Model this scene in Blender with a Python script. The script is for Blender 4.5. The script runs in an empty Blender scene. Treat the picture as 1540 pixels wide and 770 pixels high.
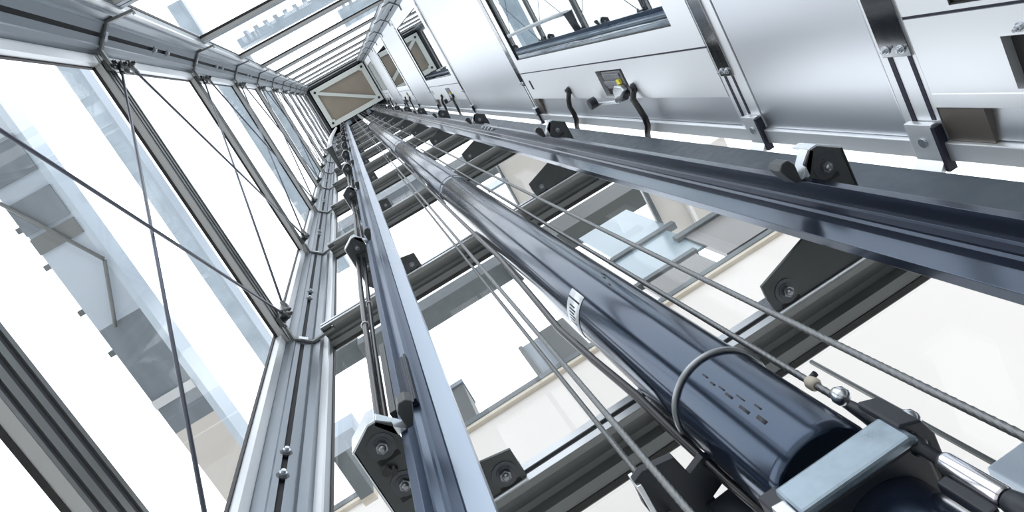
import bpy, bmesh, math, random
from mathutils import Vector, Matrix
random.seed(7)
C = bpy.context.scene.collection
PI = math.pi

# ------------------------------------------------------------------ materials
def new_mat(name):
    m = bpy.data.materials.new(name); m.use_nodes = True
    nt = m.node_tree; nt.nodes.clear()
    out = nt.nodes.new('ShaderNodeOutputMaterial')
    return m, nt, out

def pbr(name, col, metal=0.0, rough=0.5, var=0.0, scale=20.0, stretch=(1, 1, 1), bump=0.0, rvar=0.0, spec=0.5, detail=4.0, ior=1.5, stint=None):
    m, nt, out = new_mat(name)
    b = nt.nodes.new('ShaderNodeBsdfPrincipled')
    b.inputs['Base Color'].default_value = (*col, 1)
    b.inputs['Metallic'].default_value = metal
    b.inputs['Roughness'].default_value = rough
    b.inputs['Specular IOR Level'].default_value = spec
    b.inputs['IOR'].default_value = ior
    if stint: b.inputs['Specular Tint'].default_value = (*stint, 1)
    nt.links.new(b.outputs[0], out.inputs[0])
    if var or bump or rvar:
        tc = nt.nodes.new('ShaderNodeTexCoord'); mp = nt.nodes.new('ShaderNodeMapping')
        mp.inputs['Scale'].default_value = stretch
        nz = nt.nodes.new('ShaderNodeTexNoise'); nz.inputs['Scale'].default_value = scale
        nz.inputs['Detail'].default_value = detail
        nt.links.new(tc.outputs['Object'], mp.inputs[0]); nt.links.new(mp.outputs[0], nz.inputs['Vector'])
        if var:
            mx = nt.nodes.new('ShaderNodeMix'); mx.data_type = 'RGBA'
            mx.inputs[6].default_value = (*[max(0, c * (1 - var)) for c in col], 1)
            mx.inputs[7].default_value = (*[min(1, c * (1 + var)) for c in col], 1)
            nt.links.new(nz.outputs['Fac'], mx.inputs[0]); nt.links.new(mx.outputs[2], b.inputs['Base Color'])
        if rvar:
            mr = nt.nodes.new('ShaderNodeMapRange')
            mr.inputs['To Min'].default_value = max(0.02, rough - rvar); mr.inputs['To Max'].default_value = min(1, rough + rvar)
            mr.inputs['From Min'].default_value = .3; mr.inputs['From Max'].default_value = .7
            nt.links.new(nz.outputs['Fac'], mr.inputs[0]); nt.links.new(mr.outputs[0], b.inputs['Roughness'])
        if bump:
            bp = nt.nodes.new('ShaderNodeBump'); bp.inputs['Strength'].default_value = bump
            bp.inputs['Distance'].default_value = 0.002
            nt.links.new(nz.outputs['Fac'], bp.inputs['Height']); nt.links.new(bp.outputs[0], b.inputs['Normal'])
    return m

def glass_mat(name, tint, refl=1.0):
    m, nt, out = new_mat(name)
    tr = nt.nodes.new('ShaderNodeBsdfTransparent'); tr.inputs[0].default_value = (*tint, 1)
    gl = nt.nodes.new('ShaderNodeBsdfGlossy'); gl.inputs['Roughness'].default_value = 0.01
    lw = nt.nodes.new('ShaderNodeLayerWeight'); lw.inputs[0].default_value = 0.5
    pw = nt.nodes.new('ShaderNodeMath'); pw.operation = 'POWER'; pw.inputs[1].default_value = 5
    mu = nt.nodes.new('ShaderNodeMath'); mu.operation = 'MULTIPLY_ADD'; mu.inputs[1].default_value = .14 * refl; mu.inputs[2].default_value = .02
    mx = nt.nodes.new('ShaderNodeMixShader')
    nt.links.new(lw.outputs['Facing'], pw.inputs[0]); nt.links.new(pw.outputs[0], mu.inputs[0]); nt.links.new(mu.outputs[0], mx.inputs[0])
    nt.links.new(tr.outputs[0], mx.inputs[1]); nt.links.new(gl.outputs[0], mx.inputs[2])
    nt.links.new(mx.outputs[0], out.inputs[0])
    return m

M = {}
M['alu'] = pbr('anodised_aluminium', (.25, .285, .32), .8, .40, var=.05, scale=6, stretch=(1, 1, .2), rvar=.06)
M['alu_lit'] = pbr('sky_lit_aluminium', (.62, .65, .68), .5, .38)  # brighter copy of the aluminium, sky light put into its colour
M['alu_dark'] = pbr('grey_beam_aluminium', (.175, .185, .185), .5, .42, var=.06, scale=4)
M['alu_brown'] = pbr('beam_underside_aluminium', (.42, .43, .435), .3, .5)
M['slot'] = pbr('shade_black', (.03, .033, .04), 0, .7)  # black for shade in slots, grooves and the gap round the car
M['rubber'] = pbr('black_gasket_rubber', (.008, .008, .009), 0, .6)
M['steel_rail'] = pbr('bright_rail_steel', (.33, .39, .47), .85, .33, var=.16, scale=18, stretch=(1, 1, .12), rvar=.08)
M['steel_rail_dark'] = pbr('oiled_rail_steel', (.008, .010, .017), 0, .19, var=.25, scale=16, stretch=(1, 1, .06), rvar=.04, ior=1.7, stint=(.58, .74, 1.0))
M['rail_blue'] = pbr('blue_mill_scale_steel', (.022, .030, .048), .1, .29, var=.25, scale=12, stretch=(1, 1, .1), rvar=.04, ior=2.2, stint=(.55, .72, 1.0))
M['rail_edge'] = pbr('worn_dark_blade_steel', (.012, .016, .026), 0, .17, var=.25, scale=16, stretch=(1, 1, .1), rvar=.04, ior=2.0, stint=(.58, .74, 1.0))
M['blue_glass_dark'] = pbr('blue_grey_glazing', (.27, .35, .40), .1, .2, var=.12, scale=1.5)
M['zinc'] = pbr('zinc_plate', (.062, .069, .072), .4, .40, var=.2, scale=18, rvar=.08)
M['zinc_bright'] = pbr('bright_and_lit_zinc', (.66, .70, .74), .9, .25, var=.1, scale=40)  # bright zinc, also the lit tone of the bracket lips
M['bolt'] = pbr('bolt_steel', (.55, .58, .62), .95, .22)
M['bracket_bolt'] = pbr('bracket_bolt_steel', (.26, .28, .30), .9, .28)
M['bolt_dark'] = pbr('dark_bolt', (.08, .085, .095), .7, .4)
M['cylinder'] = pbr('blued_cylinder_steel', (.006, .009, .017), 0, .15, var=.4, scale=9, stretch=(1, 1, .35), rvar=.035, bump=.02, ior=1.9, stint=(.55, .72, 1.0))
M['rod'] = pbr('chromed_rod', (.62, .62, .66), .95, .18)
M['ring'] = pbr('grey_wire_ring', (.34, .36, .38), .8, .35)
M['label'] = pbr('silver_label', (.72, .76, .80), .35, .35)
M['ink'] = pbr('label_ink', (.02, .02, .03), 0, .6)
M['ink_grey'] = pbr('grey_print', (.008, .010, .018), 0, .5)
M['rope'] = pbr('wire_rope_steel', (.20, .21, .215), .8, .45, var=.3, scale=200)
M['cable'] = pbr('black_cable_sheath', (.012, .012, .015), 0, .28)
M['upright'] = pbr('grey_painted_steel', (.040, .054, .070), .0, .42, var=.25, scale=35, detail=8, rvar=.08, stint=(.75, .88, 1.0))
M['inox'] = pbr('brushed_stainless', (.80, .83, .87), 1.0, .38, var=.01, scale=14, stretch=(1, .06, 1))
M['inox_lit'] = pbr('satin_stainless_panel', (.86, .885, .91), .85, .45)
M['inox_mirror'] = pbr('polished_stainless', (.36, .365, .37), 1.0, .12, rvar=.03, scale=30, stretch=(1, .05, 1))
M['mirror'] = pbr('mirror_vision_glass', (.60, .66, .68), 1.0, .015)
M['joint'] = pbr('dark_joint', (.012, .014, .03), 0, .6)
M['brown'] = pbr('brown_steel', (.17, .15, .135), .6, .4)  # plain brown of the channel end pieces
M['car_frame'] = pbr('pale_green_grey_frame', (.66, .70, .68), .1, .5)
M['car_floor'] = pbr('taupe_car_underside', (.29, .255, .21), 0, .7, var=.15, scale=5)
M['hole'] = pbr('hole_black', (.015, .015, .015), 0, .8)
M['rod_steel'] = pbr('bracing_rod_steel', (.12, .13, .16), .8, .35)
M['fork'] = pbr('fork_steel', (.10, .105, .105), .8, .32, var=.2, scale=60)
M['block'] = pbr('galvanised_bar', (.25, .31, .36), .75, .34, var=.6, scale=34, rvar=.12, detail=6)
M['black_steel'] = pbr('black_painted_steel', (.016, .020, .028), .2, .42, var=.2, scale=14)
M['concrete'] = pbr('pit_concrete', (.30, .30, .29), 0, .85, var=.2, scale=3)
M['ground'] = pbr('street_paving', (.48, .47, .45), 0, .9, var=.1, scale=2)
M['cream'] = pbr('cream_render', (.66, .635, .605), 0, .8, var=.015, scale=1.2)
M['white_render'] = pbr('white_render', (.88, .88, .87), 0, .8)
M['grey_clad'] = pbr('grey_cladding', (.085, .095, .096), .1, .55, var=.12, scale=9, stretch=(6, 6, .4))
M['grey_conc'] = pbr('grey_concrete_band', (.125, .145, .155), 0, .7, var=.2, scale=7)
M['pale'] = pbr('pale_blue_soffit', (.50, .58, .67), 0, .6, var=.10, scale=1.5)
M['pale_tex'] = pbr('hazy_glazed_band', (.52, .62, .72), 0, .4, var=.38, scale=3.2, detail=7)  # haze and overexposure put into the pale colour
M['pale_grey'] = pbr('pale_grey_panel', (.20, .235, .27), 0, .6, var=.35, scale=2.5, stretch=(4, 1, 1))
M['blue_glass'] = pbr('pale_blue_glazing', (.58, .68, .78), .1, .3)
M['dark_glass'] = pbr('dark_glazing', (.12, .12, .118), .3, .15)
M['beige'] = pbr('beige_trim', (.55, .50, .42), 0, .7)
M['yellow'] = pbr('yellow_contact', (.75, .68, .05), 0, .4)
M['grey_plastic'] = pbr('grey_plastic', (.20, .21, .23), .3, .35, var=.5, scale=60)
M['white_plastic'] = pbr('white_plastic', (.8, .8, .82), 0, .3)
M['glass'] = glass_mat('clear_glass', (.975, .980, .986))

# ------------------------------------------------------------------ mesh helpers
class MB:
    def __init__(self): self.bm = bmesh.new()
    def poly_prism(self, pts, lo, hi, axis='z'):
        """extrude a polygon: axis z -> pts are (x,y); x -> (y,z); y -> (x,z)"""
        def P(a, b, t):
            return {'z': (a, b, t), 'x': (t, a, b), 'y': (a, t, b)}[axis]
        A = [self.bm.verts.new(P(a, b, lo)) for a, b in pts]
        B = [self.bm.verts.new(P(a, b, hi)) for a, b in pts]
        n = len(pts)
        self.bm.faces.new(A); self.bm.faces.new(B[::-1])
        for i in range(n):
            self.bm.faces.new((A[i], B[i], B[(i + 1) % n], A[(i + 1) % n]))
        return self
    def box(self, x0, x1, y0, y1, z0, z1):
        return self.poly_prism([(x0, y0), (x1, y0), (x1, y1), (x0, y1)], z0, z1)
    def cyl(self, p, q, r, n=16, r2=None, caps=True):
        p = Vector(p); q = Vector(q); d = (q - p).normalized()
        u = d.orthogonal().normalized(); v = d.cross(u)
        r2 = r if r2 is None else r2
        A = []; B = []
        for i in range(n):
            a = 2 * PI * i / n; o = u * math.cos(a) + v * math.sin(a)
            A.append(self.bm.verts.new(p + o * r)); B.append(self.bm.verts.new(q + o * r2))
        for i in range(n):
            f = self.bm.faces.new((A[i], A[(i + 1) % n], B[(i + 1) % n], B[i])); f.smooth = n > 8
        if caps:
            self.bm.faces.new(A[::-1]); self.bm.faces.new(B)
        return self
    def lathe(self, p, d, prof, n=32):
        """prof: list of (distance along d, radius)"""
        p = Vector(p); d = Vector(d).normalized(); u = d.orthogonal().normalized(); v = d.cross(u)
        rings = []
        for t, r in prof:
            rings.append([self.bm.verts.new(p + d * t + (u * math.cos(2 * PI * i / n) + v * math.sin(2 * PI * i / n)) * r) for i in range(n)])
        for a, b in zip(rings, rings[1:]):
            for i in range(n):
                f = self.bm.faces.new((a[i], a[(i + 1) % n], b[(i + 1) % n], b[i])); f.smooth = True
        self.bm.faces.new(rings[0][::-1]); self.bm.faces.new(rings[-1])
        return self
    def tube(self, pts, r, n=12):
        pts = [Vector(p) for p in pts]; rings = []; u = None
        for i, p in enumerate(pts):
            d = (pts[min(i + 1, len(pts) - 1)] - pts[max(i - 1, 0)]).normalized()
            if u is None: u = d.orthogonal().normalized()
            else: u = (u - d * u.dot(d)).normalized()
            v = d.cross(u); rr = r[i] if isinstance(r, (list, tuple)) else r
            rings.append([self.bm.verts.new(p + (u * math.cos(2 * PI * k / n) + v * math.sin(2 * PI * k / n)) * rr) for k in range(n)])
        for a, b in zip(rings, rings[1:]):
            for k in range(n):
                f = self.bm.faces.new((a[k], a[(k + 1) % n], b[(k + 1) % n], b[k])); f.smooth = True
        self.bm.faces.new(rings[0][::-1]); self.bm.faces.new(rings[-1])
        return self
    def torus(self, c, d, R, r, n=48, m=10, a0=0, a1=2 * PI):
        c = Vector(c); d = Vector(d).normalized(); u = d.orthogonal().normalized(); v = d.cross(u)
        full = abs(a1 - a0 - 2 * PI) < 1e-6; rings = []
        for i in range(n if full else n + 1):
            a = a0 + (a1 - a0) * i / n; o = u * math.cos(a) + v * math.sin(a)
            rings.append([self.bm.verts.new(c + o * (R + r * math.cos(2 * PI * k / m)) + d * r * math.sin(2 * PI * k / m)) for k in range(m)])
        L = len(rings)
        for i in range(L if full else L - 1):
            a, b = rings[i], rings[(i + 1) % L]
            for k in range(m):
                f = self.bm.faces.new((a[k], a[(k + 1) % m], b[(k + 1) % m], b[k])); f.smooth = True
        return self
    def hexbolt(self, p, d, r=.011, h=.008, washer=True):
        p = Vector(p); d = Vector(d).normalized()
        if washer: self.cyl(p, p + d * .003, r * 1.45, 18); p = p + d * .003
        self.cyl(p, p + d * h, r, 6)
        self.cyl(p + d * h, p + d * (h + .006), r * .55, 12)
        return self
    def build(self, name, mat, parent=None, bevel=0.0):
        bmesh.ops.recalc_face_normals(self.bm, faces=self.bm.faces)
        me = bpy.data.meshes.new(name); self.bm.to_mesh(me); self.bm.free()
        o = bpy.data.objects.new(name, me); C.objects.link(o)
        me.materials.append(M[mat] if isinstance(mat, str) else mat)
        if parent is not None:
            o.parent = parent
            off_ = Vector((0, 0, 0)); p_ = parent
            while p_ is not None: off_ += p_.location; p_ = p_.parent
            me.transform(Matrix.Translation(-off_))
        if bevel:
            md = o.modifiers.new('bevel', 'BEVEL'); md.width = bevel; md.segments = 2
            md.limit_method = 'ANGLE'; md.angle_limit = math.radians(40)
        return o

def tag(o, label, cat, group=None, kind=None):
    o['label'] = label; o['category'] = cat
    if group: o['group'] = group
    if kind: o['kind'] = kind
    return o
def thing(name, loc, label, cat, group=None):
    o = bpy.data.objects.new(name, None); C.objects.link(o)
    o.location = loc; o.empty_display_size = .05
    return tag(o, label, cat, group)
def struct(name, loc=(0, 0, 0)):
    o = bpy.data.objects.new(name, None); C.objects.link(o); o.location = loc
    o['kind'] = 'structure'; return o
def copy_thing(root, dz, dx=0, dy=0):
    r = root.copy(); C.objects.link(r); r.location = root.location + Vector((dx, dy, dz))
    for ch in list(root.children):
        c = ch.copy(); C.objects.link(c); c.parent = r
        for g in ch.children:
            d = g.copy(); C.objects.link(d); d.parent = c
    return r

ORD = ['lowest', 'second', 'third', 'fourth', 'fifth', 'sixth', 'seventh', 'eighth', 'ninth', 'tenth', 'eleventh', 'twelfth', 'thirteenth', 'fourteenth']
RING0 = 2.524; H = 1.5
KS = list(range(-1, 11))                       # ring levels that the photo shows
ring = lambda k: RING0 + H * k
ZBOT, ZTOP = -1.0, 20.6

# ------------------------------------------------------------------ shaft: pit floor and ground
f = MB().box(-.62, 1.25, -.63, .76, -1.2, -1.0).build('floor', 'concrete'); f['kind'] = 'structure'
g = MB().box(-40, 40, -40, 40, -1.6, -1.25).build('ground', 'ground'); g['kind'] = 'structure'

# ------------------------------------------------------------------ corner columns
def off(p, q, d):   # unit direction p->q
    v = Vector((q[0] - p[0], q[1] - p[1])); return v.normalized()
def column(label, A, Cc, sx, sy, arm_a, arm_c, bolts):
    """A: chamfer end on the left/right wall side, Cc: chamfer end on the front/back side; sx, sy point into the shaft"""
    A = Vector(A); Cc = Vector(Cc); t = (Cc - A).normalized(); L = (Cc - A).length
    n = Vector((sx, sy)) - t * Vector((sx, sy)).dot(t); n.normalize()
    mid = (A + Cc) / 2; hw = .0068
    o = thing('corner_column', (mid.x, mid.y, ZBOT), label, 'column', 'aluminium corner columns of the glass shaft')
    B1 = A + t * (L * .16) - n * .0; E1 = Cc - t * (L * .10)
    s0 = mid - t * hw; s1 = mid + t * hw
    pts = [(A.x - sx * .018, A.y + sy * .036 ), (A.x - sx * .018, A.y + sy * .004), (A.x, A.y), (B1 + n * .004)[:], (B1 + t * .004)[:],
           s0[:], (s0 - n * .004)[:], (s0 - n * .006 - t * .006)[:], (s0 - n * .02 - t * .006)[:], (s1 - n * .02 + t * .006)[:], (s1 - n * .006 + t * .006)[:], (s1 - n * .004)[:], s1[:],
           (E1 - t * .002)[:], (E1 + n * .003)[:], (Cc.x, Cc.y), (Cc.x + sx * .026, Cc.y), (Cc.x + sx * .027, Cc.y - sy * .010), (Cc.x + sx * .029, Cc.y - sy * .016),
           (Cc.x + sx * .048, Cc.y - sy * .016), (Cc.x + sx * .05, Cc.y - sy * .05),
           (A.x - sx * .055, Cc.y - sy * .05), (A.x - sx * .045, A.y + sy * .036)]
    pts = [tuple(p) for p in pts]
    MB().poly_prism(pts, ZBOT, ZTOP).build('profile', 'alu', o)
    # slot shade and flange light painted in; thin black gaskets where the panes start
    q0, q1 = mid - t * (hw + .005), mid + t * (hw + .005)
    MB().poly_prism([tuple(q0 - n * .010), tuple(q1 - n * .010), tuple(q1 - n * .019), tuple(q0 - n * .019)], ZBOT, ZTOP).build('slot_shade', 'slot', o)  # black sheet that paints the shade inside the slot
    def bx_(xa, xb, ya, yb, nm, mt):
        MB().box(min(xa, xb), max(xa, xb), min(ya, yb), max(ya, yb), ZBOT, ZTOP).build(nm, mt, o)
    x = A.x - sx * .018
    bx_(x + sx * .001, x - sx * .022, A.y + sy * .006, A.y + sy * .0365, 'pane_flange', 'alu_lit')
    bx_(x - sx * .022, x - sx * .032, A.y + sy * .030, A.y + sy * .040, 'gasket', 'rubber')
    bx_(Cc.x + sx * .0285, Cc.x + sx * .0485, Cc.y - sy * .0155, Cc.y - sy * .045, 'pane_flange', 'alu_lit')
    bx_(Cc.x + sx * .040, Cc.x + sx * .052, Cc.y - sy * .046, Cc.y - sy * .058, 'gasket', 'rubber')
    for z in bolts:
        MB().hexbolt((mid.x - n.x * .004, mid.y - n.y * .004, z), (n.x, n.y, 0), .010, .009).build('bolt', 'bolt', o)
        MB().cyl((mid.x - n.x * .004, mid.y - n.y * .004, z), (mid.x + n.x * .0008, mid.y + n.y * .0008, z), .0155, 8).build('bolt_washer', 'bolt_dark', o)
    return mid, t, n, L
CM = {}
def z_pairs(ks, a=.57, b=.68): return [v for k in ks for v in (ring(k) + a, ring(k) + b)]
CM['BL'] = column('grey aluminium corner column with central slot, beside the left guide rail', (-.561, .6225), (-.505, .673), 1, -1, 0, 0, z_pairs(range(-1, 5)))
CM['TL'] = column('wide slotted aluminium corner column running from upper left edge of the photo', (-.5555, -.484), (-.488, -.5515), 1, 1, 0, 0, z_pairs(range(0, 5), .65, .87))
CM['TR'] = column('far aluminium corner column between back glazing and white door wall', (.925, -.484), (.857, -.5515), -1, 1, 0, 0, z_pairs(range(2, 7)))

# clamps around the columns at each beam level
def clamp(key, A, Cc, sx, sy, k, label, group):
    mid, t, n, L = CM[key]; A = Vector(A); Cc = Vector(Cc); z = ring(k)
    o = thing('column_clamp', (mid.x, mid.y, z), label, 'clamp', group)
    a1 = Vector((A.x + sx * .002, A.y + sy * .05)); c1 = Vector((Cc.x + sx * .088, Cc.y + sy * .006))
    A2 = A + Vector((sx * .001, 0)); C2 = Cc + Vector((0, sy * .001))
    inn = .0095
    poly = [a1[:], A2[:], C2[:], c1[:], (c1.x, c1.y + sy * inn), (C2.x + sx * inn * .35, C2.y + sy * inn), (A2.x + sx * inn, A2.y + sy * inn * .35), (a1.x + sx * inn, a1.y)]
    MB().poly_prism([tuple(p) for p in poly], z - .006, z + .016).build('clamp_strap', 'alu_dark', o, .0012)
    m = MB(); e = n * .0105
    p = Vector((mid.x + e.x, mid.y + e.y, z + .005))
    m.poly_prism([tuple(mid - t * .016 + n * .008), tuple(mid + t * .016 + n * .008), tuple(mid + t * .016 + n * .013), tuple(mid - t * .016 + n * .013)], z - .008, z + .018)
    m.build('slot_key', 'zinc_bright', o)
    MB().cyl((c1.x - sx * .004, c1.y + sy * .012, z + .004), (c1.x - sx * .004, c1.y + sy * .018, z + .004), .005, 10).build('bolt', 'bolt', o)
    return o
for k in range(-1, 10):
    w = ORD[k + 1]
    clamp('BL', (-.561, .6225), (-.505, .673), 1, -1, k, f'aluminium clamp bent round the column beside left guide rail, {w} from below', 'column clamps')
    clamp('TL', (-.5555, -.484), (-.488, -.5515), 1, 1, k, f'aluminium clamp bent round the upper left corner column, {w} from below', 'column clamps')
for k in range(3, 9):
    clamp('TR', (.925, -.484), (.857, -.5515), -1, 1, k, f'small dark clamp on far column beside the white door wall, {ORD[k-3]} in view', 'column clamps')

# ------------------------------------------------------------------ cross beams (three glazed walls)
def beam_label(k, wall):
    return f'grey aluminium cross beam of the {wall}, {ORD[k+1]} from below'
def beams():
    # left wall, along y
    z = ring(-1)
    o = thing('cross_beam', (-.58, 0.06, z), beam_label(-1, 'left glass wall with bracing rods'), 'beam', 'cross beams of the left glass wall')
    xf, gd = -.57, -.583
    pf = [(xf, 0), (xf, .010), (gd, .010), (gd, .025), (xf, .025), (xf, .046), (gd, .046), (gd, .064), (xf, .064), (xf, .082), (gd, .082), (gd, .0995), (xf, .0995), (xf, .112), (-.592, .112), (-.592, 0)]
    MB().poly_prism([(x, z + d) for x, d in pf], -.485, .625, 'y').build('profile', 'alu_dark', o)
    for d0, d1 in ((.010, .025), (.046, .064), (.082, .0995)):
        MB().box(gd - .0005, gd + .0095, -.484, .624, z + d0 + .0004, z + d1 - .0004).build('groove_shade', 'slot', o)  # black fill stands in for the shade in each groove
    MB().box(-.591, -.5705, -.485, .625, z - .0016, z).build('lower_flange', 'alu_brown', o)
    MB().box(-.601, -.591, -.485, .625, z - .003, z + .115).build('gasket', 'rubber', o)
    for k in KS[1:]:
        tag(copy_thing(o, H * (k + 1)), beam_label(k, 'left glass wall with bracing rods'), 'beam', 'cross beams of the left glass wall')
    # front wall (guide rails), along x
    o = thing('cross_beam', (.18, .68, z), beam_label(-1, 'front glass wall behind the guide rails'), 'beam', 'cross beams behind the guide rails')
    yf, gd = .64, .655
    pf = [(yf, 0), (yf, .0185), (gd, .0185), (gd, .031), (yf, .031), (yf, .05), (.735, .05), (.735, -.002), (.72, -.002), (.70, 0), (.698, .022), (.688, .025), (.672, .017), (.655, .006)]
    MB().poly_prism([(y, z + d) for y, d in pf], -.46, .828, 'x').build('profile', 'alu_dark', o)
    MB().box(-.46, .828, yf - .0012, yf + .001, z + .032, z + .05).build('upper_face_strip', 'alu_lit', o)  # both face strips carry reflected sky light in their colour
    MB().box(-.46, .828, yf - .0012, yf + .001, z + .001, z + .018).build('lower_face_strip', 'alu_lit', o)
    MB().box(-.46, .828, gd - .012, gd - .001, z + .019, z + .0305).build('groove_shade', 'slot', o)  # shade of the front groove painted as a black fill
    MB().box(-.46, .828, .7205, .732, z - .004, z + .004).build('gasket', 'rubber', o)
    for k in KS[1:]:
        tag(copy_thing(o, H * (k + 1)), beam_label(k, 'front glass wall behind the guide rails'), 'beam', 'cross beams behind the guide rails')
    # back wall, along x
    z = ring(0)
    o = thing('cross_beam', (.18, -.59, z), 'grey aluminium rail of back glass wall at the upper edge, lowest from below', 'beam', 'cross beams of the back glass wall')
    yf = -.577
    pf = [(yf, 0), (yf, .036), (yf - .006, .036), (yf - .006, .046), (yf, .046), (yf, .088), (-.597, .088), (-.597, 0)]
    MB().poly_prism([(y, z + d) for y, d in pf], -.46, .83, 'x').build('profile', 'alu', o)
    MB().box(-.46, .83, -.5962, -.5785, z - .0016, z).build('lower_flange', 'alu_brown', o)
    MB().box(-.46, .83, -.609, -.5965, z - .003, z + .09).build('gasket', 'rubber', o)
    for k in KS[2:]:
        tag(copy_thing(o, H * k), f'grey aluminium rail of back glass wall at the upper edge, {ORD[k]} from below', 'beam', 'cross beams of the back glass wall')
beams()

# ------------------------------------------------------------------ glass panes (structure)
wn = 1
for k in range(-2, 10):
    z0, z1 = ring(k) + .004, min(ring(k + 1) - .004, 17.54)
    for (x0, x1, y0, y1) in ((-.610, -.602, -.47, .60), (-.452, .86, .736, .744), (-.44, .82, -.622, -.614)):
        w = MB().box(x0, x1, y0, y1, z0, z1).build(f'window_{wn}', 'glass'); w['kind'] = 'structure'; wn += 1

# ------------------------------------------------------------------ bracing rods on the left wall
def fitting(o, p, d, name):
    p = Vector(p); d = Vector(d).normalized()
    m = MB(); m.cyl(p - d * .012, p + d * .03, .011, 14, .008); m.cyl(p + d * .03, p + d * .05, .0085, 6)
    m.cyl(p - Vector((.010, 0, 0)), p + Vector((.012, 0, 0)), .013, 18)
    m.hexbolt(p + Vector((.012, 0, 0)), (1, 0, 0), .008, .006, False)
    m.build(name, 'fork', o)
for k in range(-2, 9):
    for up in (0, 1):
        x = -.5355 if up else -.5465
        if up:  p, q = (x, -.432, ring(k) + .165), (x, .545, ring(k + 1) + .03)
        else:   p, q = (x, -.432, ring(k + 1) + .105), (x, .545, ring(k) + .10)
        P, Q = Vector(p), Vector(q)
        side = 'rising towards the guide rail' if up else 'rising towards upper left column'
        o = thing('bracing_rod', ((P + Q) / 2)[:], f'thin bracing rod {side}, {ORD[k+2]} bay of left glass', 'rod', 'crossed bracing rods')
        MB().cyl(P, Q, .0044, 12).build('rod', 'rod_steel', o)
        fitting(o, P, Q - P, 'end_fork'); fitting(o, Q, P - Q, 'end_fork')
# anchor blocks on the clamps that carry the rods
for k in range(-1, 9):
    for y, s, w in ((-.432, 1, 'upper left column'), (.545, -1, 'column beside the guide rail')):
        z = ring(k)
        o = thing('rod_anchor', (-.56, y, z + .07), f'dark steel rod anchor on the {w}, {ORD[k+1]} level from below', 'anchor', 'rod anchors')
        MB().poly_prism([(y - s * .022, z + .002), (y + s * .012, z + .002), (y + s * .012, z + .18), (y - s * .010, z + .19), (y - s * .022, z + .17)], -.568, -.552, 'x').build('anchor_plate', 'fork', o, .002)
        MB().lathe((-.552, y + s * .004, z + .135), (1, 0, 0), [(0, .020), (.006, .024), (.010, .024), (.014, .017), (.018, .012)], 20).build('disc_washer', 'bolt_dark', o)
        MB().hexbolt((-.552, y - s * .006, z + .035), (1, 0, 0), .011, .009).build('bolt', 'bolt_dark', o)

# ------------------------------------------------------------------ guide rails
RX = .2015                                     # mirror axis between both rails
def rail(side):
    X = lambda x: x if side > 0 else 2 * RX - x
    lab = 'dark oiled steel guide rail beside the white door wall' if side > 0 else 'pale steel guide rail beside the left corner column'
    o = thing('guide_rail', (X(.57), .508, ZBOT), lab, 'guide rail', 'elevator guide rails')
    yb = .50
    pf = [(.493, yb), (.527, yb), (.527, yb + .016), (.493, yb + .016)]
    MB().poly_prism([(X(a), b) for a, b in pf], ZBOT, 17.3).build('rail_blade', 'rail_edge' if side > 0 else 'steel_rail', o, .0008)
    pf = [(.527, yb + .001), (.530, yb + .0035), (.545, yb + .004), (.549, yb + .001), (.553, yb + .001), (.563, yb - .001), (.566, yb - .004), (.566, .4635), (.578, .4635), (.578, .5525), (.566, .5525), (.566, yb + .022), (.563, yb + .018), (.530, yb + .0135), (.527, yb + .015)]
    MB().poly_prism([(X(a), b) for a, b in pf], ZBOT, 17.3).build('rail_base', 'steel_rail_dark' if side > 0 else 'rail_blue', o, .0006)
    zj = 3.62 if side > 0 else 1.30
    m = MB(); a, b = X(.580), X(.592); m.box(min(a, b), max(a, b), .466, .550, zj - .17, zj + .17)
    m.build('joint_plate', 'zinc', o, .001)
    for i in range(4 if side > 0 else 0):
        z = zj - .12 + .08 * i
        MB().hexbolt((X(.5655), .4745, z), (-1 if side > 0 else 1, 0, 0), .008, .007, False).build('bolt', 'bolt', o)
    return o
rail(1); rail(-1)

# dark clip that holds the neck of the left rail
o = thing('rail_clip', (-.165, .478, 1.28), 'flat dark steel clip on the face of the left guide rail near its lower bracket', 'clip')
MB().box(-.172, -.150, .4885, .4985, 1.175, 1.40).build('clip_plate', 'steel_rail_dark', o, .002)
MB().box(-.150, -.146, .486, .4985, 1.175, 1.40).build('clip_lip', 'black_steel', o)

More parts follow.
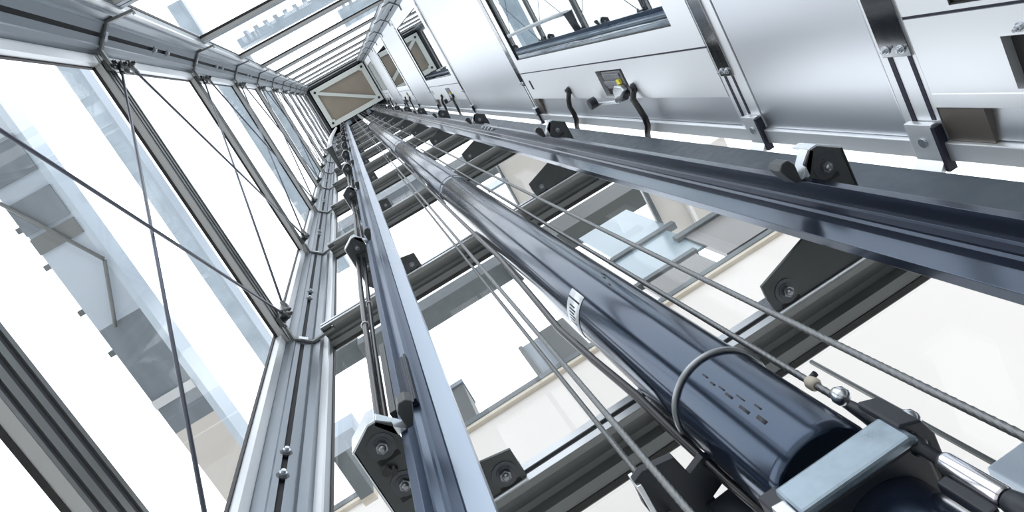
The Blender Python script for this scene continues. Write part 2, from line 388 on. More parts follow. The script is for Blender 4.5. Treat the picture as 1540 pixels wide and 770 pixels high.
# rail brackets
def bracket(side, k):
    X = lambda x: x if side > 0 else 2 * RX - x
    z = ring(k) + .006; t = .006
    word = 'right guide rail by white door wall' if side > 0 else 'left guide rail by corner column'
    o = thing('rail_bracket', (X(.59), .55, z), f'dark zinc bracket of the {word}, {ORD[k+1]} from below', 'bracket', 'guide rail brackets')
    front = [(.432, .634), (.4265, .607), (.4265, .5805), (.538, .544)] if side > 0 else [(.452, .634), (.453, .580), (.530, .566), (.540, .556)]
    plate = front + [ (.560, .556), (.580, .556), (.580, .440), (.598, .424), (.612, .424), (.649, .449), (.649, .600), (.622, .634)]
    MB().poly_prism([(X(a), b) for a, b in plate], z, z + t).build('plate', 'zinc', o, .0008)
    lip = [(.6455, .449), (.6515, .449), (.6515, .600), (.6455, .600)]
    MB().poly_prism([(X(a), b) for a, b in lip], z, z + .046).build('side_lip', 'zinc_bright' if side < 0 else 'zinc', o, .001)  # paler on the left rail only: light put into the lip colour
    lip2 = [(.598, .4215), (.612, .4215), (.651, .4465), (.649, .450), (.611, .4265), (.598, .4265)]
    MB().poly_prism([(X(a), b) for a, b in lip2], z, z + .046).build('end_lip', 'zinc_bright', o, .001)  # lit edge painted by the brighter zinc
    xb = .430 if side > 0 else .4535
    back = [(xb, .634), (.622, .634), (.622, .639), (xb, .639)]
    MB().poly_prism([(X(a), b) for a, b in back], z - .004, z + .06).build('back_flange', 'zinc_bright', o, .001)  # thin lit edge put into the flange colour
    clip = [(.538, .428), (.546, .420), (.558, .420), (.566, .432), (.566, .4625), (.556, .4625), (.546, .446)]
    MB().poly_prism([(X(a), b) for a, b in clip], z + .002, z + .036).build('rail_clip', 'zinc', o, .002)
    cl2 = [(.566, .4605), (.598, .424), (.604, .428), (.582, .462)]
    MB().poly_prism([(X(a), b) for a, b in cl2], z + .0, z + .03).build('clip_bolt_tab', 'zinc_bright', o, .001)
    for a, b in ((.462 if side > 0 else .480, .610), (.610, .462), (.612, .532)):
        m = MB(); m.cyl((X(a), b, z - .0016), (X(a), b, z + .001), .021, 22); m.cyl((X(a), b, z - .003), (X(a), b, z), .014, 18); m.build('washer', 'bolt_dark', o)
        m = MB(); m.cyl((X(a), b, z - .009), (X(a), b, z - .003), .0095, 6); m.lathe((X(a), b, z - .009), (0, 0, -1), [(0, .0062), (.004, .0058), (.006, .003)], 12); m.build('bolt', 'bracket_bolt', o)
        MB().box(X(a) - .018, X(a) + .018, b + .018, b + .026, z - .0006, z + .001).build('slot_hole', 'hole', o)
    return o
for s in (1, -1):
    first = bracket(s, -1)
    word = 'right guide rail by white door wall' if s > 0 else 'left guide rail by corner column'
    for k in KS[1:-1]:
        tag(copy_thing(first, H * (k + 1)), f'dark zinc bracket of the {word}, {ORD[k+1]} from below', 'bracket', 'guide rail brackets')

# ------------------------------------------------------------------ grey upright + frosted strip on the front right corner
o = thing('steel_upright', (.78, .66, ZBOT), 'broad grey steel upright standing behind the right guide rail', 'upright')
MB().poly_prism([(.735, .602), (.826, .602), (.826, .735), (.735, .735)], ZBOT, ZTOP).build('channel_face', 'upright', o, .003)
fs = MB().box(.828, .985, .700, .706, ZBOT, 17.5).build(f'window_{wn}', 'glass'); fs['kind'] = 'structure'

# black boxes added above the glass to darken the gap round the car
for nm, bx in (('added_head_left', (-.64, -.508, -.65, .78)), ('added_head_back', (-.50, 1.0, -.65, -.522)), ('added_head_front', (-.50, .98, .737, .78))):
    h_ = MB().box(*bx, 17.55, 20.6).build(nm, 'slot'); h_['kind'] = 'structure'
h_ = MB().box(-.64, 1.0, -.65, .78, 20.6, 20.7).build('added_ceiling', 'slot'); h_['kind'] = 'structure'  # black lid added over the gap, closes off the sky

# ------------------------------------------------------------------ door wall
XR = .93
DOORS = [(-.98, 1.146)] + [(1.867 + 4.29 * i, 3.99 + 4.29 * i) for i in range(4)]
wr = struct('wall_right', (XR, 0, 0))
lo = None
for i, (b, t) in enumerate(DOORS):
    nb = DOORS[i + 1][0] if i + 1 < len(DOORS) else ZTOP + .12
    z0, z1 = t + .098, nb - .122
    MB().box(XR, XR + .03, -.50, .602, z0, z1).build('spandrel_panel', 'inox', wr, .002)
    MB().box(XR + .002, XR + .02, -.50, .45, z1, z1 + .004).build('joint', 'joint', wr)
    MB().box(XR + .002, XR + .02, -.50, .50, z0 - .005, z0).build('joint', 'joint', wr)
MB().box(XR - .012, XR + .02, .603, .642, ZBOT, ZTOP).build('bottom_ledge', 'inox_lit', wr, .002)
MB().box(XR + .02, XR + .03, -.52, .66, ZBOT, ZTOP).build('backing_sheet', 'inox', wr)
MB().box(XR - .0, XR + .03, -.56, -.50, ZBOT, ZTOP).build('corner_trim', 'inox_lit', wr)

def door(n, b, t):
    d = struct(f'door_{n}', (XR, 0, b))
    yw0, yw1 = -.36, (.275 if n > 1 else .342); zw0, zw1 = b + .14, t - (.085 if n > 1 else .108)
    # leaf with a real opening for the vision panel
    x0, x1 = XR - .004, XR + .016
    MB().box(x0, x1, -.50, yw0, b, t).box(x0, x1, yw1, .3505, b, t).box(x0, x1, yw0, yw1, b, zw0).box(x0, x1, yw0, yw1, zw1, t).build('door_leaf', 'inox_lit', d)
    MB().box(XR + .004, XR + .012, yw0, yw1, zw0, zw1).build('vision_panel', 'mirror' if n > 1 else 'dark_glass', d)
    m = MB(); m.box(x0 + .001, XR + .004, yw1 - .003, yw1, zw0, zw1); m.box(x0 + .001, XR + .004, yw0, yw0 + .003, zw0, zw1)
    m.box(x0 + .001, XR + .004, yw0, yw1, zw0, zw0 + .003); m.box(x0 + .001, XR + .004, yw0, yw1, zw1 - .003, zw1); m.build('panel_seal', 'rubber', d)
    MB().box(x0 + .003, x1, .3505, .3565, b, t).build('joint', 'joint', d)
    # cover panel with cut-out for the lock
    zl0, zl1, yl0, yl1 = (b + .665, b + .945, .388, .500) if n > 1 else (t - .46, t - .18, .405, .497)
    m = MB(); m.box(x0, x1, .3565, yl0, b, t).box(x0, x1, yl1, .508, b, t).box(x0, x1, yl0, yl1, b, zl0).box(x0, x1, yl0, yl1, zl1, t)
    m.build('lock_cover', 'inox_lit', d)
    MB().box(XR + .014, XR + .0195, yl0, yl1, zl0, zl1).build('lock_recess', 'hole', d)
    MB().box(x0 - .0015, x1, .504, .532, b, t - .0).build('cover_lip', 'inox_lit', d, .001) if n == 1 else None
    # recessed channel below the cover
    MB().poly_prism([(XR + .0195, .508), (XR + .004, .600), (XR + .0195, .603)], b, t, 'z').build('recessed_channel', 'inox', d)
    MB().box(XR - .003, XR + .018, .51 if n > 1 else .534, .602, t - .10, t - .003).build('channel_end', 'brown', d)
    if n > 1: MB().box(XR - .0055, XR - .0035, .398, .450, t - .135, t - .105).build('small_slot', 'hole', d)
    # frame posts on both sides
    for (za, zb, lbl) in ((b - .118, b - .003, 'frame_post'), (t + .003, t + .093, 'frame_post')):
        w = zb - za
        p = MB().box(XR - .002, XR + .019, -.50, .60, za, zb).build('frame_post', 'inox_lit', d)
        lowside = za < b
        s0, s1 = (zb - .075, zb - .012) if lowside else (za + .004, za + .078)
        yend = .442 if lowside else .425
        MB().box(XR - .007, XR - .001, -.50, yend, s0, s1).build('mirror_strip', 'inox_mirror', d, .001)
        for zz in (s0 + .018, s1 - .018):
            MB().hexbolt((XR - .007, yend - .016, zz), (-1, 0, 0), .006, .004).build('bolt', 'bolt', d)
        MB().box(XR - .0035, XR - .001, yend, .56, s0 + .006, s0 + .016).build('guide_slot', 'joint', d)
        MB().box(XR - .0035, XR - .001, yend, .60, s1 - .020, s1 - .008).build('guide_slot', 'joint', d)
        # foot plate bent over the ledge
        fz0, fz1 = (za + .01, za + .075) if lowside else (za + .01, za + .078)
        m = MB(); m.poly_prism([(XR - .018, .563), (XR - .004, .563), (XR - .004, .645), (XR - .03, .668), (XR - .036, .660), (XR - .018, .640)], fz0, fz1, 'z')
        m.build('foot_plate', 'inox_lit', d, .001)
        MB().box(XR - .022, XR - .004, .566, .660, fz0 - .010, fz0 - .001).build('foot_gap', 'joint', d)
        MB().cyl((XR - .018, .602, (fz0 + fz1) / 2), (XR - .0215, .602, (fz0 + fz1) / 2), .010, 18).build('screw', 'bolt', d)
    return zl0, zl1, yl0, yl1
for i, (b, t) in enumerate(DOORS):
    zl0, zl1, yl0, yl1 = door(i + 1, b, t)
    if i == 0:
        continue
    w = ['lowest', 'second', 'third', 'fourth'][i - 1]
    # lock with lever and roller
    o = thing('door_lock', (XR, .45, (zl0 + zl1) / 2), f'landing door lock with lever arm and roller in square cut-out, {w} fully visible door', 'door lock', 'landing door locks')
    m = MB(); m.box(XR + .0, XR + .0135, yl0 + .008, yl1 - .032, zl0 + .035, zl1 - .045); m.build('lock_body', 'grey_plastic', o, .002)
    m = MB(); m.box(XR - .006, XR + .0, yl0 + .016, yl0 + .036, zl0 + .05, zl1 - .06); m.box(XR - .008, XR, yl0 + .045, yl0 + .062, zl0 + .09, zl1 - .05); m.build('contact_block', 'grey_plastic', o, .002)
    MB().box(XR - .012, XR - .002, yl0 + .040, yl0 + .058, zl0 + .055, zl0 + .085).build('contact', 'yellow', o)
    MB().poly_prism([(yl0 + .060, zl0 + .10), (yl0 + .078, zl0 + .135), (yl0 + .112, zl0 + .15), (yl0 + .118, zl0 + .125), (yl0 + .080, zl0 + .02), (yl0 + .062, zl0 + .035)], XR - .024, XR - .006, 'x').build('lock_hook', 'zinc_bright', o, .003)
    m = MB(); m.poly_prism([(.500, zl0 + .095), (.516, zl0 + .10), (.530, zl0 + .37), (.518, zl0 + .375)], XR - .034, XR - .024, 'x'); m.build('lever_arm', 'zinc_bright', o, .002)
    m = MB(); m.cyl((XR - .026, .505, zl0 + .118), (XR - .026, .490, zl0 + .02), .012, 14); m.build('pivot', 'bolt_dark', o)
    m = MB(); m.cyl((XR - .062, .508, zl0 + .36), (XR - .030, .508, zl0 + .36), .024, 24); m.build('roller', 'black_steel', o, .003)
    # two black conduits leaving the cover panel
    for (za, zb, zc, side) in ((zl1 + .44, zl1 + .45, zl1 + .58, 'left'), (zl0 - .045, zl0 - .085, zl0 + .03, 'right')):
        o2 = thing('cable_conduit', (XR - .03, .57, za), f'curved black hose at the door lock, {side} of the pair, {w} fully visible door', 'hose', 'black hoses at door locks')
        pts = [(XR - .002, .466, za), (XR - .018, .478, za - .002), (XR - .03, .50, za), (XR - .035, .535, zb + .01), (XR - .035, .57, zb), (XR - .036, .60, zb + .005), (XR - .036, .63, (zb * 2 + zc) / 3), (XR - .03, .66, (zb + zc * 2) / 3), (XR - .02, .70, zc)]
        MB().tube(pts, .0115, 12).build('hose', 'cable', o2)
        MB().lathe((XR - .004, .462, za), (-1, .1, 0), [(0, .0165), (.008, .0165), (.012, .0135), (.02, .0135)], 16).build('gland', 'black_steel', o2)
# screw on the lowest door's lock cover
s = MB().hexbolt((XR - .004, .392, .925), (-1, 0, 0), .0055, .006, True).build('wing_screw', 'bolt')
tag(s, 'small steel screw above the dark square cut-out at right edge', 'screw')

# ------------------------------------------------------------------ hydraulic cylinder
PX, PY, PR = .2025, .509, .0585
o = thing('hydraulic_cylinder', (PX, PY, .53), 'long dark blue steel hydraulic cylinder standing between the two guide rails', 'hydraulic cylinder')
MB().lathe((PX, PY, .538), (0, 0, 1), [(0, .0525), (.003, .0560), (.008, PR - .001), (.012, PR), (2.19, PR), (2.194, PR - .0012), (2.2, PR - .0012), (2.204, PR), (4.6, PR), (4.604, PR - .0012), (4.61, PR), (9.3, PR), (9.32, PR - .006)], 72).build('barrel', 'cylinder', o)
for z, r, mt in ((.735, .0036, 'ring'), (2.78, .0018, 'ring'), (5.3, .0016, 'ring')):
    MB().torus((PX, PY, z), (0, 0, 1), PR + r * .6, r, 72, 10).build('joint_ring', mt, o)
MB().lathe((PX, PY, 9.80), (0, 0, 1), [(0, PR - .002), (.0, PR + .004), (.10, PR + .004), (.11, PR - .01)], 48).build('gland_collar', 'black_steel', o)
MB().lathe((PX, PY, 9.8), (0, 0, 1), [(0, .03), (7.6, .03)], 32).build('piston_rod', 'rod', o)
# silver label wrapped round the barrel
def wrap(a0, a1, z0, z1, r, name, mat, parent, n=26):
    m = MB(); bm = m.bm; A = []; B = []
    for i in range(n + 1):
        a = math.radians(a0 + (a1 - a0) * i / n); c, s_ = math.cos(a), math.sin(a)
        A.append(bm.verts.new((PX + r * c, PY + r * s_, z0))); B.append(bm.verts.new((PX + r * c, PY + r * s_, z1)))
    for i in range(n):
        f = bm.faces.new((A[i], A[i + 1], B[i + 1], B[i])); f.smooth = True
    ob = m.build(name, mat, parent)
    md = ob.modifiers.new('solid', 'SOLIDIFY'); md.thickness = .0004; md.offset = 1
    return ob
lb = wrap(-202, -119, 1.088, 1.150, PR + .0006, 'label', 'label', o)
wrap(-134, -131, 1.094, 1.150, PR + .0011, 'label_stripe', 'ink', lb, 4)
for i in range(6):
    a = -172 + i * 5.5
    wrap(a, a + 2.6, 1.105 + .006 * (i % 2), 1.136, PR + .0011, 'label_print', 'ink_grey', lb, 3)
# faded stencil marks
for i, (a, z, w, h) in enumerate([(-104, .700, 4, .012), (-106, .682, 5, .010), (-104, .664, 4, .012), (-106, .646, 6, .014), (-100, .630, 3, .016), (-108, .612, 7, .018), (-97, .604, 4, .012), (-106, .585, 9, .016), (-66, 1.118, 5, .016), (-72, 1.10, 5, .012), (-78, 1.06, 5, .012)]):
    wrap(a, a + w * .45, z, z + h, PR + .0004, 'stencil_mark', 'ink_grey', o, 4)
# clamp plate on the cylinder, left of it
MB().poly_prism([(.061, .5016), (.0741, .4966), (.112, .504), (.1185, .5328), (.140, .524), (.150, .53), (.16, .56), (.130, .5735), (.1345, .5987), (.12, .638), (.075, .638), (.058, .535)], .690, .702).build('clamp_plate', 'black_steel', o, .001)
MB().poly_prism([(.118, .575), (.20, .57), (.20, .68), (.10, .66)], .64, .688).build('clamp_back_block', 'black_steel', o, .002)
MB().box(.060, .066, .505, .60, .684, .712).build('clamp_plate_edge', 'zinc_bright', o, .001)

# foot clamp at the lower right
o = thing('cylinder_foot', (PX, PY, .45), 'worn galvanised clamp block gripping the cylinder foot at lower right', 'clamp block')
m = MB(); m.poly_prism([(.141, .443), (.249, .4425), (.256, .447), (.256, .453), (.141, .453)], .464, .501)
m.build('front_bar', 'block', o, .003)
m = MB(); m.poly_prism([(.150, .454), (.262, .454), (.262, .57), (.150, .57)], .468, .502); m.poly_prism([(.17, .480), (.25, .480), (.25, .55), (.17, .55)], .50, .536); m.build('clamp_body', 'black_steel', o, .004)
m = MB(); m.poly_prism([(.252, .441), (.272, .449), (.279, .468), (.276, .60), (.27, .60), (.27, .47), (.262, .455), (.25, .448)], .478, .528); m.build('side_cheek', 'black_steel', o, .002)
m = MB(); m.poly_prism([(.128, .441), (.1405, .4425), (.1405, .452), (.128, .456)], .455, .486); m.build('bright_chamfer', 'zinc_bright', o, .002)
m = MB(); m.poly_prism([(.130, .457), (.1495, .457), (.1495, .60), (.130, .60)], .45, .52); m.build('side_cheek', 'black_steel', o, .002)
for (x, y, z) in ((.266, .472, .572), (.2745, .462, .488)):
    MB().lathe((x, y, z + .02), (0, 0, -1), [(0, .006), (.006, .009), (.012, .009), (.015, .007), (.018, .003)], 12).build('bolt', 'bolt', o)
MB().lathe((PX + .004, PY + .004, -1.0), (0, 0, 1), [(0, .047), (1.47, .047), (1.485, .042)], 56).build('lower_pipe', 'cylinder', o)

# ------------------------------------------------------------------ wire ropes
def rope(x, y, z0, z1, r, label, twist_to=4.5):
    o = thing('wire_rope', (x, y, z0), label, 'wire rope', 'steel wire ropes of the lift')
    m = MB(); n = 18; lay = .058; rings = []; z = z0; zs = []
    while z < twist_to: zs.append(z); z += .0055
    zs += [twist_to + (z1 - twist_to) * i / 40 for i in range(41)]
    for z in zs:
        ph = 2 * PI * z / lay; ring_ = []
        for i in range(n):
            a = 2 * PI * i / n
            rr = r * (.80 + .20 * abs(math.cos(3 * a))) if z < twist_to else r * .93
            ring_.append(m.bm.verts.new((x + rr * math.cos(a + ph), y + rr * math.sin(a + ph), z)))
        rings.append(ring_)
    for a, b in zip(rings, rings[1:]):
        for i in range(n):
            f = m.bm.faces.new((a[i], a[(i + 1) % n], b[(i + 1) % n], b[i])); f.smooth = True
    m.bm.faces.new(rings[0][::-1]); m.bm.faces.new(rings[-1])
    m.build('rope', 'rope', o)
    return o
rope(.3165, .470, -1.0, 17.2, .0043, 'twisted steel wire rope right of the cylinder, outermost, nearest the right guide rail')
r2 = rope(.2755, .496, .585, 17.2, .0043, 'twisted steel wire rope right of the cylinder ending in a dark socket with tie')
rope(.0790, .462, -1.0, 17.2, .0040, 'twisted steel wire rope left of the cylinder, the one nearer to it')
rope(.0775, .560, -1.0, 17.2, .0040, 'twisted steel wire rope left of the cylinder, farther from it and thinner')
MB().lathe((.2755, .496, .645), (0, 0, 1), [(0, .0055), (.004, .0075), (.012, .0075), (.016, .0055)], 14).build('tie_band', 'beige', r2)
MB().cyl((.2755, .496, .66), (.284, .489, .655), .0035, 10).build('tie_tail', 'black_steel', r2)
MB().lathe((.2755, .496, .53), (0, 0, 1), [(0, .0085), (.03, .0085), (.04, .0075), (.06, .006), (.072, .005)], 18).build('socket', 'black_steel', r2)
# threaded rope end with chrome sleeve at the right
o = thing('rope_tensioner', (.255, .46, .40), 'chrome sleeve of a rope tensioner at the lower right corner of the photo', 'tensioner')
MB().lathe((.2555, .4595, .388), (0, 0, 1), [(0, .0080), (.003, .0088), (.052, .0088), (.056, .0075), (.058, .0055)], 28).build('chrome_sleeve', 'rod', o)
MB().lathe((.2555, .4595, .443), (0, 0, 1), [(0, .0055), (.022, .0055), (.024, .008), (.034, .008), (.038, .005)], 18).build('threaded_stud', 'black_steel', o)
MB().lathe((.2555, .4595, .33), (0, 0, 1), [(0, .0105), (.045, .0105), (.056, .0085), (.058, .006)], 24).build('lock_nut', 'black_steel', o)
MB().box(.236, .246, .458, .470, .385, .432).build('side_clip', 'black_steel', o, .002)

# black control cable along the cylinder
o = thing('control_cable', (.128, .49, .70), 'black control cable running up along the left side of the cylinder', 'cable')
pts = [(.156, .555, .55), (.146, .545, .66), (.136, .518, .74), (.129, .494, .8174), (.1207, .49, .952), (.1155, .49, 1.11), (.1205, .49, 1.265), (.1250, .49, 1.416), (.131, .49, 1.63), (.132, .505, 2.2), (.134, .515, 3.2), (.136, .52, 5.2), (.136, .52, 8.5)]
MB().tube(pts, .0058, 12).build('sheath', 'cable', o)

# travelling cables beside the left rail
for j, (x, y, r, w) in enumerate(((-.2225, .498, .0075, 'thicker, outer'), (-.2095, .507, .0058, 'thinner, inner'))):
    o = thing('travelling_cable', (x, y, 1.05), f'black travelling cable hanging behind the brackets of left guide rail, {w}', 'cable', 'travelling cables')
    pts = [(x + .004 * math.sin(z * 2.3 + j), y + .004 * math.cos(z * 1.7 + j), z) for z in [1.02 + .14 * i for i in range(90)]]
    MB().tube(pts, r, 10).build('sheath', 'cable', o)
    for q in range(4):
        z = 1.75 + q * .9 + j * .2
        MB().torus((x + .004 * math.sin(z * 2.3 + j), y + .004 * math.cos(z * 1.7 + j), z), (0, 0, 1), r + .0015, .0018, 20, 6).build('cable_tie', 'white_plastic', o)

# cable hanger beside the left column with a pale hose up to the car
o = thing('cable_hanger', (-.28, .42, 6.4), 'dark tapered cable hanger with pale hose up to the car, beside far left column', 'cable hanger')
m = MB(); m.poly_prism([(-.306, .300), (-.248, .298), (-.280, .520), (-.298, .522)], 6.39, 6.50); m.build('hanger_body', 'grey_clad', o, .003)
m = MB(); m.poly_prism([(-.252, .300), (-.247, .298), (-.277, .520), (-.282, .520)], 6.30, 6.50); m.build('side_plate', 'black_steel', o)
m = MB(); m.poly_prism([(-.309, .294), (-.246, .292), (-.246, .299), (-.309, .301)], 6.38, 6.53); m.build('front_lip', 'white_plastic', o, .001)
m = MB(); m.box(-.285, -.175, .530, .545, 6.42, 6.46); m.box(-.297, -.282, .505, .545, 6.42, 6.46); m.build('strut', 'zinc', o, .001)
MB().tube([(-.278, .305, 6.45), (-.282, .30, 6.9), (-.29, .305, 7.8), (-.30, .33, 9.5), (-.32, .38, 12), (-.35, .45, 15), (-.38, .50, 17.2)], .022, 14).build('hose', 'white_plastic', o)

# ------------------------------------------------------------------ elevator car
ZC = 17.5
o = thing('elevator_car', (.21, -.02, ZC), 'elevator car seen from below at the top of the shaft', 'elevator car')
x0, x1, y0, y1 = -.476, .902, -.493, .47
fw = .11
MB().box(x0, x1, y0, y0 + fw, ZC, ZC + .09).build('frame_beam', 'car_frame', o, .003)
MB().box(x0, x1, y1 - fw, y1, ZC, ZC + .09).build('frame_beam', 'car_frame', o, .003)
MB().box(x0, x0 + fw, y0 + fw, y1 - fw, ZC + .002, ZC + .09).build('frame_beam', 'car_frame', o, .003)
MB().box(x1 - fw, x1, y0 + fw, y1 - fw, ZC + .002, ZC + .09).build('frame_beam', 'car_frame', o, .003)
MB().box(x0 + fw, x1 - fw, y0 + fw, y1 - fw, ZC + .05, ZC + .09).build('floor_panel', 'car_floor', o)
A = Vector((x0 + fw * .8, y0 + fw * .9)); B = Vector((x1 - fw * .8, y1 - fw * .9)); d = (B - A).normalized(); nn = Vector((-d.y, d.x)) * .036
MB().poly_prism([tuple(A + nn), tuple(B + nn), tuple(B - nn), tuple(A - nn)], ZC + .006, ZC + .05).build('diagonal_brace', 'car_frame', o, .002)
for (x, y) in ((x0 + .085, y0 + .085), (x1 - .075, y0 + .075), (x1 - .075, y1 - .085), (x0 + .085, y1 - .085)):
    m = MB(); m.box(x - .075, x + .075, y - .075, y + .075, ZC - .006, ZC); m.build('corner_plate', 'car_frame', o, .002)
    MB().cyl((x, y, ZC - .009), (x, y, ZC - .006), .030, 20).build('bolt_hole', 'hole', o)
MB().box(x0 + .02, x1 - .02, y0 + .02, y1 - .02, ZC + .09, ZC + 2.3).build('car_body', 'inox', o)
m = MB(); m.box(-.30, .72, .475, .60, ZC + .1, ZC + .5); m.build('sling_crosshead', 'black_steel', o, .004)
for x in (-.056, .4538):
    MB().box(x - .045, x + .045, .50, .60, ZC - .02, ZC + .12).build('guide_shoe', 'block', o, .004)
for x in (-.22, .66):
    MB().box(x - .06, x + .05, .475, .60, ZC + .02, ZC + .3).build('sling_bracket', 'zinc', o, .004)

# ------------------------------------------------------------------ surroundings seen through the glass
# building beyond the front glass
o = thing('terrace_building', (.5, 3.2, -1.25), 'cream rendered building with grey roof terrace beyond the front glass', 'building')
MB().box(-3.2, 3.35, 3.0, 3.5, -1.25, 5.93).build('cream_wall', 'cream', o)
MB().box(-3.2, 3.35, 2.96, 3.5, 5.93, 5.98).build('cornice_strip', 'beige', o)
MB().box(-3.2, 3.35, 2.95, 3.5, 5.98, 6.07).build('cornice', 'grey_conc', o, .01)
MB().box(-.635, -.395, 3.0, 3.25, 6.07, 6.93).build('grey_pier', 'grey_clad', o, .005)
MB().box(-.645, -.385, 2.985, 3.26, 6.93, 7.02).build('pier_cap', 'pale_grey', o, .005)
MB().box(.262, .305, 3.0, 3.05, 6.07, 6.95).build('screen_post', 'grey_clad', o)
MB().box(.305, .52, 3.02, 3.05, 6.07, 6.95).build('textured_screen', 'pale_grey', o)
MB().box(.52, .82, 3.0, 3.05, 6.07, 7.0).build('grey_screen', 'grey_clad', o)
MB().box(1.62, 2.26, 3.0, 3.05, 6.12, 6.62).build('dark_window', 'dark_glass', o)
MB().box(1.56, 2.30, 2.98, 3.05, 6.62, 6.70).build('window_head', 'grey_conc', o)
MB().box(2.40, 3.30, 3.0, 3.05, 6.20, 7.10).build('dark_window', 'dark_glass', o)
MB().box(2.32, 3.35, 2.98, 3.05, 7.10, 7.22).build('window_head', 'grey_conc', o)
MB().box(1.66, 2.42, 3.03, 3.06, 6.70, 7.7).build('pale_window', 'blue_glass_dark', o)
MB().box(1.75, 2.50, 3.04, 3.07, 7.7, 9.0).build('pale_window', 'blue_glass_dark', o)
MB().box(1.70, 2.55, 3.0, 3.08, 7.60, 7.70).build('window_rail', 'grey_conc', o)
o = thing('roof_canopy', (1.6, 3.2, 9.5), 'grey roof slab edge with cream ribbed soffit beyond the front glass', 'canopy')
MB().box(-.66, .80, 3.0, 3.3, 9.75, 10.22).build('edge_band', 'grey_conc', o, .01)
MB().box(-1.52, -.66, 3.0, 3.3, 9.95, 10.22).build('edge_band', 'grey_conc', o, .01)
MB().box(-2.3, -1.52, 3.0, 3.3, 10.24, 10.36).build('edge_band', 'grey_conc', o)
MB().box(.80, 3.7, 3.0, 3.3, 9.5, 10.22).build('edge_band', 'grey_clad', o)
MB().box(2.50, 3.7, 2.55, 3.5, 8.0, 8.08).build('soffit', 'cream', o)
MB().box(2.495, 2.535, 2.55, 3.5, 7.94, 8.0).build('soffit_edge', 'grey_conc', o)
MB().box(2.90, 2.94, 2.8, 3.5, 7.92, 8.0).build('soffit_rib', 'white_render', o)
o = thing('upper_roof_band', (0, 3.1, 20), 'pale blue grey upper roof edge beyond the front glass, seen beside the left rail', 'roof edge')
MB().box(-2.4, -.9, 3.0, 3.4, 19.9, 21.6).build('edge_panel', 'pale_grey', o)
MB().box(-.9, .9, 3.0, 3.4, 21.2, 24.0).build('edge_panel', 'pale_grey', o)
MB().box(.9, 3.2, 3.0, 3.4, 17.6, 20.5).build('edge_panel', 'grey_conc', o)
o = thing('balcony_soffit', (2.3, 2.6, 13), 'cream balcony underside with grey glass edge beyond the front glass, above the roof slab', 'balcony')
MB().box(1.86, 2.95, 2.1, 3.3, 13.0, 13.1).build('soffit', 'cream', o)
MB().box(1.83, 1.86, 2.3, 3.3, 12.95, 13.15).build('edge_trim', 'grey_conc', o)
MB().box(1.42, 1.83, 2.62, 2.66, 12.6, 13.1).build('glass_screen', 'blue_glass_dark', o)
# beam end seen low between the left column and rail
o = thing('outside_beam', (-1.03, 1.9, 4.0), 'grey concrete beam with pale cap outside, low between left column and left rail', 'beam')
MB().box(-1.067, -.983, 1.70, 2.01, 4.0, 4.2).build('beam_body', 'grey_conc', o)
MB().box(-1.11, -.88, 1.60, 1.70, 4.0, 4.2).build('cap', 'pale', o)
MB().box(-1.067, -.983, 2.01, 2.06, 4.0, 4.2).build('end_cap', 'beige', o)
# thin conduit and blue box outside
o = thing('outside_conduit', (.44, .79, .65), 'thin grey conduit ending in a pale blue box outside the front glass at lower right', 'conduit')
MB().cyl((.475, .79, .70), (.475, .79, 1.09), .0042, 10).build('pipe', 'alu_dark', o)
MB().cyl((.535, .805, -1.25), (.535, .805, .625), .006, 10).build('feed_pipe', 'alu_dark', o)
MB().box(.455, .56, .775, .84, .62, .705).build('junction_box', 'pale', o, .003)
# glazed footbridge left
o = thing('footbridge', (-1.55, .3, 4.0), 'pale blue underside of a glazed footbridge outside the left glass wall', 'footbridge')
MB().box(-1.66, -1.43, -3.2, .42, 4.0, 4.2).build('deck_soffit', 'pale', o)
MB().box(-1.66, -1.43, .42, 1.10, 4.0, 4.2).build('grey_soffit', 'pale_grey', o)
MB().box(-1.66, -1.43, 1.10, 1.75, 4.0, 4.2).build('cream_soffit', 'cream', o)
MB().box(-1.43, -1.395, -3.2, 1.75, 4.0, 4.2).build('glazed_edge', 'blue_glass', o)
MB().box(-1.66, -1.43, -.33, -.16, 3.985, 4.0).build('cross_rib', 'pale_grey', o)
MB().box(-1.66, -1.43, -.14, -.05, 3.985, 4.0).build('cross_rib', 'alu_dark', o)
MB().box(-1.66, -1.43, -.62, -.42, 3.985, 4.0).build('cross_rib', 'pale_grey', o)
MB().box(-1.66, -1.43, .88, .93, 3.985, 4.0).build('cross_rib', 'alu_lit', o)
MB().cyl((-1.66, -.36, 3.97), (-1.42, .115, 3.97), .010, 10).build('truss_rod', 'alu_dark', o)
MB().cyl((-1.42, .12, 3.97), (-1.57, .44, 3.97), .010, 10).build('truss_rod', 'alu_dark', o)
MB().box(-1.62, -1.46, -3.15, -2.95, -1.25, 4.0).build('support_pier', 'cream', o)
for y in (-.22, .0, .28, .54):
    MB().box(-1.69, -1.66, y, y + .03, 4.0, 4.03).build('edge_lug', 'grey_conc', o)
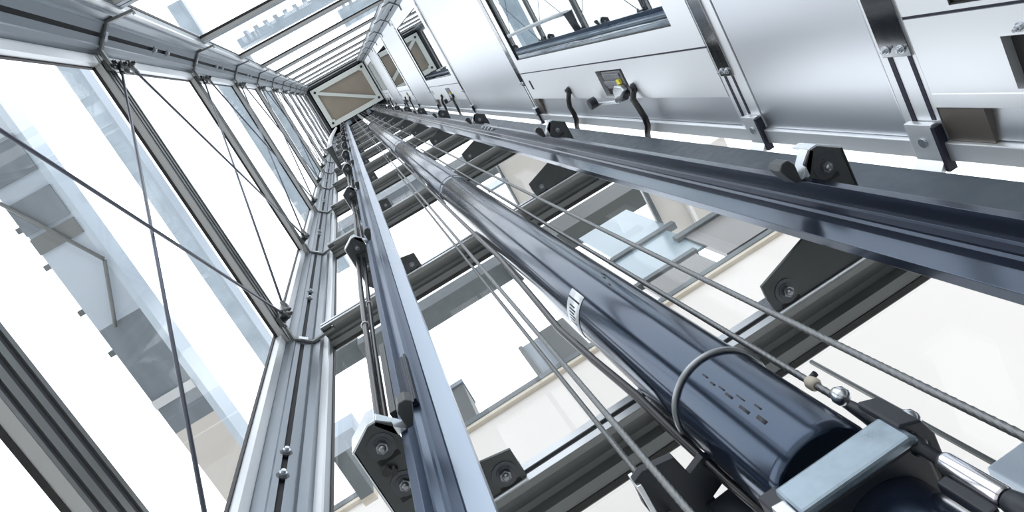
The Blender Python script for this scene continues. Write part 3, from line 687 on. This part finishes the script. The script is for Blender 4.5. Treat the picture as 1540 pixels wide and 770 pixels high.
# glazed balcony bands, farther up
for x0_, x1_, y0_, y1_, z_, w in ((-2.17, -2.01, -2.6, 2.6, 8.0, 'through the lowest full bay of the left glass wall'), (-1.47, -1.25, -2.4, 2.4, 12.0, 'through the second full bay of the left glass wall'), (-1.75, -1.5, -2.4, 2.4, 22.0, 'through the fourth bay of the left glass wall')):
    o = thing('balcony_band', ((x0_ + x1_) / 2, 0, z_), f'pale glazed balcony edge outside, seen {w}', 'balcony', 'balcony edges outside')
    MB().box(x0_, x1_, y0_, y1_, z_, z_ + .3).build('slab_edge', 'pale_tex', o)
    MB().box(x1_ - .02, x1_ + .01, y0_, y1_, z_ - .01, z_ + .3).build('rail', 'pale', o)
for x0_, x1_, y0_, y1_, z_, w in ((-.72, 3.0, -1.27, -1.15, 10.0, 'between the second and third rails of the back glass wall'), (.80, 3.0, -1.40, -1.08, 14.0, 'near the far end of the back glass wall')):
    o = thing('balcony_band', ((x0_ + x1_) / 2, (y0_ + y1_) / 2, z_), f'pale glazed balcony edge outside, {w}', 'balcony', 'balcony edges outside')
    MB().box(x0_, x1_, y0_, y1_, z_, z_ + .3).build('slab_edge', 'pale_tex', o)
    for q in range(8):
        MB().box(x0_ + .12 + q * .14, x0_ + .18 + q * .14, y0_ - .05, y0_, z_, z_ + .2).build('baluster', 'pale', o)

# ------------------------------------------------------------------ light: bright overcast sky
w = bpy.data.worlds.new('overcast_sky'); bpy.context.scene.world = w; w.use_nodes = True
nt = w.node_tree; nt.nodes.clear()
out = nt.nodes.new('ShaderNodeOutputWorld'); bg = nt.nodes.new('ShaderNodeBackground')
tc = nt.nodes.new('ShaderNodeTexCoord'); sp = nt.nodes.new('ShaderNodeSeparateXYZ')
rp = nt.nodes.new('ShaderNodeValToRGB')
rp.color_ramp.elements[0].position = .46; rp.color_ramp.elements[0].color = (.25, .25, .25, 1)
rp.color_ramp.elements[1].position = .54; rp.color_ramp.elements[1].color = (.93, .965, 1.0, 1)
ma = nt.nodes.new('ShaderNodeMapRange'); ma.inputs['From Min'].default_value = -1; ma.inputs['From Max'].default_value = 1
nt.links.new(tc.outputs['Generated'], sp.inputs[0]); nt.links.new(sp.outputs['Z'], ma.inputs[0])
nt.links.new(ma.outputs[0], rp.inputs[0]); nt.links.new(rp.outputs[0], bg.inputs[0])
bg.inputs[1].default_value = 2.6
nt.links.new(bg.outputs[0], out.inputs[0])

# ------------------------------------------------------------------ camera
R = Matrix(((0.85144736, 0.47589897, -0.22035782), (-0.51062886, 0.84808533, -0.14145475), (0.11956406, 0.23296234, 0.96510776)))
FPX, CX, CY, W_, H_ = 1099.05, 761.10, 311.90, 1540, 770
cam = bpy.data.cameras.new('camera'); co = bpy.data.objects.new('camera', cam); C.objects.link(co)
mw = Matrix.Identity(4)
for i in range(3):
    mw[i][0] = R[0][i]; mw[i][1] = -R[1][i]; mw[i][2] = -R[2][i]
co.matrix_world = mw
cam.sensor_fit = 'HORIZONTAL'; cam.sensor_width = 36
cam.lens = FPX / W_ * 36
cam.shift_x = (W_ / 2 - CX) / W_; cam.shift_y = (CY - H_ / 2) / W_
cam.clip_start = .01; cam.clip_end = 200
sc = bpy.context.scene; sc.camera = co
sc.view_settings.view_transform = 'Standard'; sc.view_settings.look = 'None'
sc.view_settings.exposure = 0.0; sc.view_settings.gamma = 1.0; sc.view_settings.use_curve_mapping = False
sc.cycles.max_bounces = 12; sc.cycles.transparent_max_bounces = 40; sc.cycles.glossy_bounces = 6
